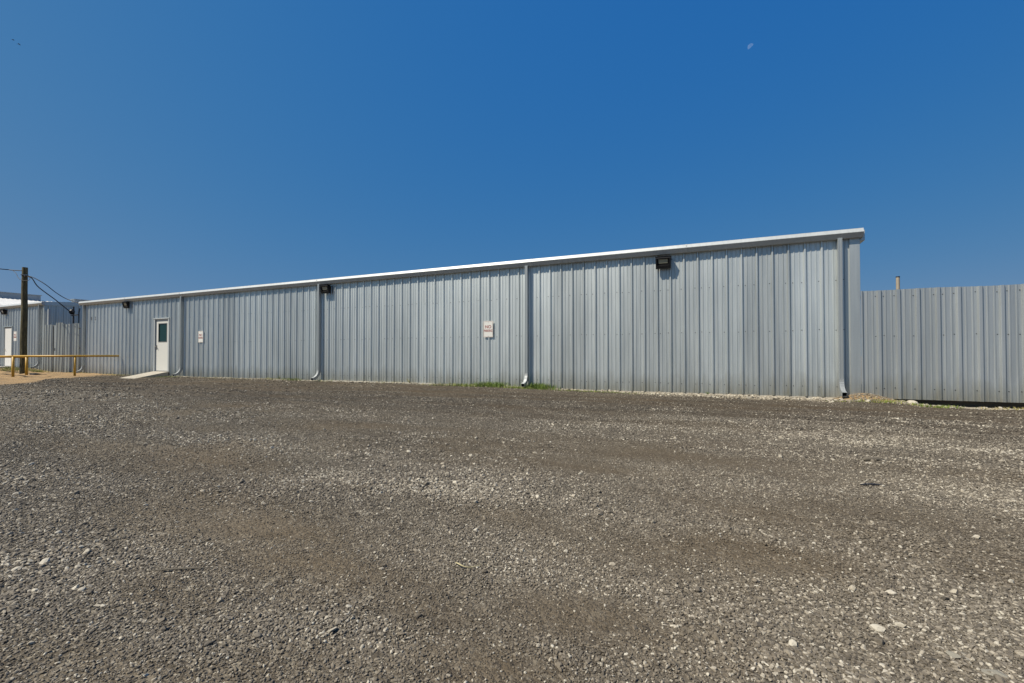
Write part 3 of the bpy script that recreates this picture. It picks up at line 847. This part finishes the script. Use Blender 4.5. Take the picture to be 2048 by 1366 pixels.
mb = MB(); mb.add([(FXR+.06, D-.04, 3.46), (FXR+.06, D+5, 3.90), (FXR+.06, D+5, 4.10), (FXR+.06, D-.04, 3.665), (FXR-.05, D-.04, 3.46), (FXR-.05, D+5, 3.90), (FXR-.05, D+5, 4.10), (FXR-.05, D-.04, 3.665)],
                  [(0, 1, 2, 3), (7, 6, 5, 4), (0, 3, 7, 4), (1, 5, 6, 2), (3, 2, 6, 7), (0, 4, 5, 1)])
unshift(mb.build('rake_trim', M['wall'], FB), FB)
mb = MB(); mb.prism_x([(D-.01, 3.62), (D+5, 4.06), (D+5, 4.03), (D-.01, 3.59)], -62, FXR+.0); unshift(mb.build('roof', M['roof'], FB), FB)
mb = MB(); mb.prism_x([(D-.006+p[0], p[1]) for p in gutter_profile(3.67)], -62, FXR+.05); unshift(mb.build('gutter', M['trim'], FB), FB)
mb = MB(); mb.box((FXR-.115, D-.04, .12), (FXR+.012, D+.08, 3.46)); unshift(mb.build('corner_trim', M['wall'], FB), FB)
mb = MB(); mb.box((FXR+.20, D+.02, .1), (FXR+.30, D+.10, 3.28)); unshift(mb.build('conduit', M['trim'], FB), FB)
unshift(downspout(FB, -31.98, 3.50, D, zend=.24), FB)
mb = MB(); mb.box((FDX0+.03, D-.03, FDZ0), (FDX1-.03, D+.02, FDZ1-.03)); dr2 = mb.build('door', M['white_door'], FB); unshift(dr2, FB)
mb = MB(); mb.box((FDX0-.05, D-.06, FDZ0), (FDX0+.028, D+.03, FDZ1)); mb.box((FDX1-.028, D-.06, FDZ0), (FDX1+.05, D+.03, FDZ1)); mb.box((FDX0-.06, D-.075, FDZ1), (FDX1+.06, D+.03, FDZ1+.05))
mb.build('door_frame', M['wall_pipe'], dr2)
mb = MB(); mb.tube([(FDX0+.10, D-.03, 1.24), (FDX0+.10, D-.085, 1.24)], .016, 8); mb.tube([(FDX0+.08, D-.085, 1.24), (FDX0+.18, D-.085, 1.19)], .012, 8); mb.build('handle', M['steel'], dr2)
mb = MB(); mb.box((FDX0-.4, D-.85, -.05), (FDX1+.5, D-.08, FDZ0-.02))
o = mb.build('doorstep', M['concrete'], FB, bevel=.01); unshift(o, FB)
mb = MB(); mb.box((-62, D+.06, 0), (FXR-.03, D+.12, 3.5)); unshift(mb.build('inner_wall', M['inside'], FB), FB)

# rear building with the pale roof sloping down to the right
RB = empty('white_roof_building', (-52, 30, 0)); tag(RB, 'larger building behind on the far left, with pale ribbed roof and ridge vents', 'building')
Xr, hr, sl = -59.0, .86+5.27, .178
Xe = -44.5; Y0, Y1 = 16.5, 46
rb = MB(); pr = rib_profile(Y0, Y1, Y0+.15)
def rz_(x): return hr-(x-Xr)*sl
vs = []; n = len(pr)
for x_ in (Xr, Xe): vs += [(x_, yy, rz_(x_)+d*1.3) for yy, d in pr]
rb.add(vs, [(j, j+1, n+j+1, n+j) for j in range(n-1)])
rb.add([(Xr, Y0, rz_(Xr)-.25), (Xe, Y0, rz_(Xe)-.25), (Xe, Y0, rz_(Xe)-.002), (Xr, Y0, rz_(Xr)-.002)], [(0, 1, 2, 3)])
xl = Xr-14.5
rb.add([(xl, Y0, rz_(Xe)), (Xr, Y0, rz_(Xr)-.004), (Xr, Y1, rz_(Xr)-.004), (xl, Y1, rz_(Xe))], [(0, 1, 2, 3)])
o = rb.build('roof', M['roof'], RB, fixn=False); unshift(o, RB)
rb = MB(); rb.add([(xl, Y0+.05, 0), (Xe-.1, Y0+.05, 0), (Xe-.1, Y0+.05, rz_(Xe)-.03), (Xr, Y0+.05, rz_(Xr)-.03), (xl, Y0+.05, rz_(Xe)-.03)], [(0, 1, 2, 3, 4)])
rb.add([(Xe-.1, Y0+.05, 0), (Xe-.1, Y1, 0), (Xe-.1, Y1, rz_(Xe)-.03), (Xe-.1, Y0+.05, rz_(Xe)-.03)], [(0, 1, 2, 3)])
unshift(rb.build('wall', M['wall'], RB, fixn=False), RB)
for ya, yb, zt in ((17.0, 21.0, .46), (23.5, 31.0, .40)):
    rb = MB(); rb.box((Xr-.35, ya, hr-.05), (Xr+.25, yb, hr+zt)); rb.box((Xr-.45, ya-.06, hr+zt+.001), (Xr+.35, yb+.06, hr+zt+.06))
    unshift(rb.build('ridge_vent', M['wall_pipe'], RB), RB)

# ------------------------------------------------------------------ sheet metal gate between the two buildings
gate = empty('sheet_metal_gate', (-30, D, 0)); tag(gate, 'patched gate of pale ribbed sheets between the two metal buildings', 'gate')
for (xa, xb, zt, yy, ln, sd, fst) in ((-31.60, -30.72, 2.46, D-.02, -.006, 31, -31.42), (-30.44, -29.62, 2.53, D-.04, .030, 32, -30.32), (-29.70, -28.24, 2.45, D-.015, .010, 33, -29.62)):
    o = sheet('gate_panel', M['gate'], gate, xa, xb, 0.0, zt, yy, fst, pitch=.30, seed=sd, wave=.008, lean=ln); unshift(o, gate)
mb = MB(); mb.box((-30.80, D+.002, .0), (-30.38, D+.010, 2.42)); unshift(mb.build('filler_sheet', M['fence'], gate), gate)
mb = MB(); mb.box((-30.56, D-.03, 1.12), (-30.46, D+.001, 1.26)); unshift(mb.build('lock', M['black'], gate), gate)
mb = MB()
for z_ in (.35, 1.25, 2.2): mb.box((-31.6, D+.02, z_-.03), (-28.25, D+.06, z_+.03))
unshift(mb.build('rail', M['pipe'], gate), gate)
mb = MB(); mb.box((-28.9, D+1.2, -.1), (-27.85, D+1.25, 2.0))  # added dark board, stands in for the shade of the open gap
bk = mb.build('gap_shade_board', M['stick']); tag(bk, 'dark board added to stand in for the shade between gate and long building', 'board')

# ------------------------------------------------------------------ utility pole, wires, service mast
PX, PY = -30.05, 10.17; pz = float(ground_z(PX, PY))
mb = MB(); pts = [(PX+.02*math.sin(i*.9), PY, pz-.3+i*.36) for i in range(16)]
pts[-1] = (PX, PY, 5.08)
mb.tube(pts, [.135-.0022*i for i in range(16)], 16)
pole = mb.build('utility_pole', M['pole'], smooth=False); tag(pole, 'dark weathered wooden utility pole by the yellow rail', 'pole')
mb = MB(); mb.tube([(PX, PY, 4.69), (PX, PY, 4.74)], .125, 16); mb.build('band', M['steel'], pole)
mb = MB(); mb.tube([(PX-.02, PY-.13, 4.72), (PX+.30, PY-.10, 4.68)], .014, 8); mb.tube([(PX+.27, PY-.1, 4.66), (PX+.33, PY-.1, 4.60)], .03, 8); mb.build('insulator', M['black'], pole)
def wire(pts, r, label, n=24, sag=0.0, name='overhead_wire'):
    P_ = [Vector(p) for p in pts]; out = []
    for i in range(len(P_)-1):
        p0 = P_[max(i-1, 0)]; p1 = P_[i]; p2 = P_[i+1]; p3 = P_[min(i+2, len(P_)-1)]
        for k in range(8):
            t = k/8
            out.append(0.5*((2*p1)+(p2-p0)*t+(2*p0-5*p1+4*p2-p3)*t*t+(3*p1-p0-3*p2+p3)*t**3))
    out.append(P_[-1])
    mb = MB(); mb.tube(out, r, 6)
    return tag(mb.build(name, M['cable'], smooth=True), label, 'wire', 'overhead wires at the utility pole')
wire([(-29.93, 10.2, 4.68), (-29.67, 10.35, 4.59), (-29.25, 10.6, 4.29), (-28.99, 10.9, 3.91), (-28.82, 11.2, 3.65), (-28.27, 11.45, 3.43)], .018, 'upper black wire dropping from the pole to the long building roof')
wire([(-29.93, 10.2, 4.68), (-29.97, 10.4, 4.58), (-30.17, 10.7, 4.22), (-30.32, 11.4, 3.67), (-30.5, 12.05, 3.13)], .022, 'lower black wire dropping from the pole to the dark service mast')
wire([(-33.5, 6.0, 5.15), (-30.9, 9.4, 4.97), (-31.04, 9.9, 5.01), (-30.82, 10.0, 4.98), (-30.15, 10.1, 4.92)], .022, 'black cable coming in from the left edge to the pole top')
wire([(-30.82, 10.0, 4.98), (-30.41, 10.0, 4.78), (-30.25, 9.99, 4.63), (-29.91, 9.98, 4.46), (-29.4, 10.0, 4.38), (-29.35, 10.1, 4.44), (-29.69, 10.2, 4.58), (-29.94, 10.2, 4.66)], .011, 'thin drooping loop of cable around the pole top')
sm = empty('service_mast', (-30.45, 12.15, 0)); tag(sm, 'dark service mast with crossbar and insulator in front of the shaded side wall', 'mast')
mb = MB(); mb.tube([(0, 0, 0), (0, 0, 3.42)], .035, 10); mb.build('riser', M['cable'], sm)
mb = MB(); mb.tube([(.42, .05, 0), (.42, .05, 3.10), (.50, .05, 3.32)], .026, 8); mb.build('conduit', M['cable'], sm)
mb = MB(); mb.box((-.16, -.06, 2.94), (.60, -.03, 3.0)); mb.build('crossbar', M['cable'], sm)
mb = MB(); mb.tube([(-.02, -.06, 3.02), (-.02, -.06, 3.08), (-.02, -.06, 3.2), (-.02, -.06, 3.28)], [.05, .11, .12, .05], 10); mb.tube([(.1, -.06, 3.1), (.2, -.1, 3.16)], .05, 8); mb.build('insulator', M['black'], sm)

# ------------------------------------------------------------------ yellow pipe rails
RZ = 0.85
def post(parent, x, y, r=.045):
    z = float(ground_z(x, y))
    mb = MB(); mb.tube([(x, y, z-.2), (x, y, RZ-.02)], r, 12); return mb.build('post', M['yellow'], parent, smooth=True)
A, Cc, E_ = (-26.30, 8.60), (-25.29, 10.16), (-24.50, 11.38)
rl = empty('pipe_rail', (0, 0, 0)); tag(rl, 'ochre yellow pipe rail running from its corner post up to the long building wall', 'rail')
mb = MB(); mb.tube([(A[0], A[1], RZ), (E_[0], E_[1], RZ+.015)], .042, 12); mb.build('top_rail', M['yellow'], rl, smooth=True)
post(rl, *A); post(rl, *Cc, r=.040)
rl2 = empty('pipe_rail', (0, 0, 0)); tag(rl2, 'ochre yellow pipe rail leaving the frame at the left edge, joined to the corner post', 'rail')
mb = MB(); mb.tube([(A[0]-.05, A[1], RZ-.004), (-31.5, 9.3, RZ-.01)], .042, 12); mb.build('top_rail', M['yellow'], rl2, smooth=True)
post(rl2, -31.3, 9.28)
rl3 = empty('pipe_rail', (0, 0, 0)); tag(rl3, 'short ochre rail and post standing right behind, in front of the utility pole', 'rail')
mb = MB(); mb.tube([(-28.35, 9.72, RZ-.03), (-33.4, 9.95, RZ-.03)], .045, 12); mb.build('top_rail', M['yellow'], rl3, smooth=True)
post(rl3, -28.40, 9.72, .05); post(rl3, -33.3, 9.95)

mb = MB(); mb.box((-28.2, 9.75, float(ground_z(-28, 9.8))-.02), (-27.75, 9.95, float(ground_z(-28, 9.8))+.06))
bo = mb.build('scrap_block', M['cable'], bevel=.01); tag(bo, 'small dark block lying on the orange sand', 'block')

# ------------------------------------------------------------------ grass and weeds
def grass(patches, name, label):
    vs = []; fs = []; tn = []
    for (cx, cy, rx, ry, n, h, dry) in patches:
        for _ in range(n):
            x = random.gauss(cx, rx*.5); y = min(random.gauss(cy, ry*.5), D-.03)
            z = float(ground_z(x, y))-.01
            hh = h*random.uniform(.35, 1.1); a = random.uniform(0, 6.28); w = random.uniform(.003, .006)
            lx, ly = math.cos(a+1.57)*hh*random.uniform(.1, .8), math.sin(a+1.57)*hh*random.uniform(.1, .8)
            dx, dy = math.cos(a)*w, math.sin(a)*w
            b = len(vs)
            vs += [(x-dx, y-dy, z), (x+dx, y+dy, z), (x+lx*.4+dx*.8, y+ly*.4+dy*.8, z+hh*.6), (x+lx*.4-dx*.8, y+ly*.4-dy*.8, z+hh*.6), (x+lx, y+ly, z+hh)]
            fs += [(b, b+1, b+2, b+3), (b+3, b+2, b+4)]
            t = min(1, max(0, random.gauss(dry, .18))); tn += [t]*5
    me = bpy.data.meshes.new(name); me.from_pydata(vs, [], fs); me.materials.append(M['grass']); addattr(me, 'tone', tn)
    o = bpy.data.objects.new(name, me); C.objects.link(o)
    return tag(o, label, 'grass', None, 'stuff')
G = []
G += [(-6.55, 11.30, .9, .22, 800, .10, .40), (-5.75, 11.34, .6, .2, 900, .17, .12), (-4.30, 11.33, .42, .2, 900, .17, .12), (-4.75, 11.15, .6, .22, 700, .07, .35)]
G += [(-2.9, 11.25, 1.1, .22, 650, .055, .35), (-1.7, 11.22, .9, .2, 450, .045, .5), (-7.6, 11.33, .6, .14, 160, .08, .7), (-9.2, 11.35, .8, .1, 160, .08, .75)]
G += [(-12.0, 11.36, .5, .1, 120, .09, .4), (-13.6, 11.36, .5, .1, 260, .12, .35), (-14.6, 11.37, .7, .1, 150, .1, .6), (-16.5, 11.36, 1.4, .14, 300, .05, .6)]
G += [(-20.3, 11.1, .7, .3, 420, .06, .35), (-21.2, 10.6, .5, .2, 300, .06, .35), (-24.5, 11.3, 1.2, .2, 260, .07, .7), (-18.3, 11.35, 1.2, .14, 260, .05, .6)]
G += [(2.6, 10.84, .5, .10, 260, .05, .5), (3.1, 10.90, .4, .14, 380, .07, .55), (3.75, 10.9, .3, .14, 420, .08, .3), (5.2, 10.9, .9, .2, 480, .05, .5), (6.1, 11.1, .6, .16, 700, .07, .12), (4.75, 10.95, .35, .1, 200, .09, .9), (7.6, 11.1, 1.2, .3, 700, .06, .3)]
G += [(-32.6, 10.7, 1.4, .5, 1100, .12, .5), (-35.5, 10.1, 2.0, .5, 1400, .13, .45), (-31.0, 11.0, .8, .25, 420, .12, .5), (-28.0, 11.3, .9, .15, 160, .08, .7), (-37.5, 9.9, 1.0, .6, 700, .12, .5)]
grass(G, 'grass', 'patchy short grass and straw along the foot of the walls')
def weed(x, y, h, n, label, tone=.6):
    vs = []; tn = []; mb = MB(); z = float(ground_z(x, y))-.01
    for i in range(n):
        a = random.uniform(0, 6.28); l = h*random.uniform(.5, 1); e = random.uniform(.3, .8)
        p1 = (x+math.cos(a)*l*.4*e, y-abs(math.sin(a))*l*.3*e, z+l*.55); p2 = (x+math.cos(a)*l*e, y-abs(math.sin(a))*l*.6*e, z+l)
        mb.tube([(x, y, z), p1, p2], [.003, .0022, .001], 5)
        for k in range(5):
            q = Vector(p1).lerp(Vector(p2), k/4); b = random.uniform(0, 6.28); s_ = .014
            mb.add([q, q+Vector((math.cos(b)*s_, math.sin(b)*s_*.5, .006)), q+Vector((math.cos(b)*s_*1.7, math.sin(b)*s_, .002)), q+Vector((math.cos(b+.8)*s_, math.sin(b+.8)*s_*.5, 0))], [(0, 1, 2, 3)])
    o = mb.build('weed', M['grass'], fixn=False); addattr(o.data, 'tone', [min(1, max(0, random.gauss(tone, .15))) for _ in o.data.vertices])
    return tag(o, label, 'weed', 'dry weeds at the foot of the wall')
weed(-8.55, 11.38, .17, 14, 'bushy dry weed at the wall left of the middle NO PARKING sign', .75)
weed(-14.2, 11.38, .22, 10, 'sparse spiky weed at the wall left of the second downspout', .6)
weed(-.2, 11.38, .09, 9, 'tiny dark weed at the wall foot right of the middle', .2)
weed(5.5, 11.2, .16, 12, 'thin straw-coloured weed at the foot of the fence', .85)

# ------------------------------------------------------------------ birds and the day moon
def bird(loc, rz, bank, label):
    # body and wings as one skin: lens-shaped body with two swept wings
    mb = MB(); n = 8; secs = [(-.20, .006), (-.13, .022), (-.04, .042), (.05, .040), (.11, .022), (.135, .018), (.165, .005)]
    mb.tube([(x, 0, .01*math.cos(x*8)) for x, r in secs], [r for x, r in secs], n)
    for s_ in (-1, 1):
        up = [(.06, 0, .015), (.075, .12*s_, .050), (.04, .25*s_, .035), (-.01, .34*s_, .0)]
        dn = [(-.05, 0, .005), (-.035, .12*s_, .040), (-.03, .25*s_, .030), (-.03, .34*s_, -.002)]
        v = []
        for a, b in zip(up, dn): v += [a, b, (a[0]*.5+b[0]*.5, a[1], a[2]+.008)]
        f = []
        for i in range(3):
            f += [(i*3, i*3+2, i*3+5, i*3+3), (i*3+2, i*3+1, i*3+4, i*3+5), (i*3, i*3+3, i*3+4, i*3+1)]
        mb.add(v, f)
    mb.add([(-.14, .015, 0), (-.14, -.015, 0), (-.26, -.05, 0), (-.26, .05, 0), (-.2, 0, .01)], [(0, 1, 2, 3), (0, 4, 1), (1, 4, 2), (2, 4, 3), (3, 4, 0)])
    o = mb.build('bird', M['bird'], fixn=False); o.location = loc; o.rotation_euler = (bank, 0, rz)
    return tag(o, label, 'bird', 'distant birds in the sky')
TH = R(24.27)
def sky_dir(px, py):
    a = (px-1024)/910; c = (712-py)/910
    return Vector((-math.sin(TH)+a*math.cos(TH), math.cos(TH)+a*math.sin(TH), c)).normalized()
CAMP = Vector((0, 0, .86))
bird(CAMP+sky_dir(15.5, 73)*118, R(60), R(12), 'tiny dark bird at the upper left of the sky, the higher of two')
bird(CAMP+sky_dir(27.5, 82)*110, R(50), R(5), 'tiny dark bird at the upper left of the sky, the lower of two')

m = bpy.data.materials.new('moonlit_surface'); m.use_nodes = True; nt = m.node_tree; nt.nodes.clear()
out = nt.nodes.new('ShaderNodeOutputMaterial'); em = nt.nodes.new('ShaderNodeEmission'); tr = nt.nodes.new('ShaderNodeBsdfTransparent'); mx = nt.nodes.new('ShaderNodeMixShader')
v = coords(nt); n = noise(nt, v, .12, 4, .6)
r = ramp(nt, n.outputs[0], [(.35, (0.30, 0.50, 0.85)), (.65, (0.55, 0.70, 0.95))]); L(nt, r.outputs[0], em.inputs[0]); em.inputs[1].default_value = .55
mx.inputs[0].default_value = .27
L(nt, tr.outputs[0], mx.inputs[1]); L(nt, em.outputs[0], mx.inputs[2]); L(nt, mx.outputs[0], out.inputs[0])
mb = MB(); d0 = sky_dir(1506.5, 87); Rm = 9.2*1.6
# lit lune of the moon's ball: longitudes on the upper-left limb
nl, nm = 10, 14
for j in range(nm+1):
    la = -math.pi/2+math.pi*j/nm
    for i in range(nl+1):
        lo = -R(12)+R(92)*i/nl
        mb.v.append((Rm*math.cos(la)*math.sin(lo), -Rm*math.cos(la)*math.cos(lo), Rm*math.sin(la)))
for j in range(nm):
    for i in range(nl): p = j*(nl+1)+i; mb.f.append((p, p+1, p+nl+2, p+nl+1)); mb.m.append(0)
mo = mb.build('moon', m, fixn=False, smooth=True)
mo.location = CAMP+d0*3000
mo.rotation_mode = 'QUATERNION'
q = (-d0).to_track_quat('-Y', 'Z')
mo.rotation_quaternion = q @ Euler((0, R(-0), 0)).to_quaternion() @ Euler((0, R(235), 0)).to_quaternion()
tag(mo, 'faint pale half moon in the blue daytime sky, upper right', 'moon')

# ------------------------------------------------------------------ camera, sun, sky
cam = bpy.data.cameras.new('camera'); co = bpy.data.objects.new('camera', cam); C.objects.link(co)
cam.sensor_width = 36; cam.lens = 910/2048*36; cam.clip_start = .05; cam.clip_end = 12000
co.location = CAMP; co.rotation_euler = (R(90.9), 0, TH)
cam.shift_y = 14.7/2048
scene.camera = co

sd = Vector((-.9, -1, 1.7)).normalized()
el = math.asin(sd.z); az = math.atan2(sd.x, sd.y)      # azimuth clockwise from +y
sun = bpy.data.lights.new('sun', 'SUN'); su = bpy.data.objects.new('sun', sun); C.objects.link(su)
sun.energy = 5.0; sun.angle = R(.53); sun.color = (1, .93, .80)
su.rotation_euler = (-sd).to_track_quat('-Z', 'Y').to_euler(); su.location = (0, -5, 20)
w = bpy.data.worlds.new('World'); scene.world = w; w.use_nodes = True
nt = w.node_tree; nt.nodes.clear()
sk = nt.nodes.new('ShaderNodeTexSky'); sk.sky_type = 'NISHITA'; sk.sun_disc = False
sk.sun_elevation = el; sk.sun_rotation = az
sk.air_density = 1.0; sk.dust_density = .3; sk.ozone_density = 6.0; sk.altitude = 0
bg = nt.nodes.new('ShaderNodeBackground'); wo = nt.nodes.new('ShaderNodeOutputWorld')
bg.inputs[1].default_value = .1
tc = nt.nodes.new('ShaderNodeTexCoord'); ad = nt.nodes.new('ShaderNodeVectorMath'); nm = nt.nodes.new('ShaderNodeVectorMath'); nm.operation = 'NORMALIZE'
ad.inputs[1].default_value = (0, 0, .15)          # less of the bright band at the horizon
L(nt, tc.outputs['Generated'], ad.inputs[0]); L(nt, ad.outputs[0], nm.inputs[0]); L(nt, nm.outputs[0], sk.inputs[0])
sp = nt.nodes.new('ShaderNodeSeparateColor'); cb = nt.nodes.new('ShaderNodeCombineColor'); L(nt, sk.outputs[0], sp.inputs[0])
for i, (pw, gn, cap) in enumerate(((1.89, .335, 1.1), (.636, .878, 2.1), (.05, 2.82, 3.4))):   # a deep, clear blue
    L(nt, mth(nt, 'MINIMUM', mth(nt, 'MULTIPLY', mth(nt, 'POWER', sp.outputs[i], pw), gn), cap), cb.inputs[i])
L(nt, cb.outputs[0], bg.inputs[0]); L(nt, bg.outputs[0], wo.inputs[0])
scene.view_settings.view_transform = 'Standard'; scene.view_settings.look = 'None'
scene.view_settings.exposure = .45; scene.view_settings.gamma = 1
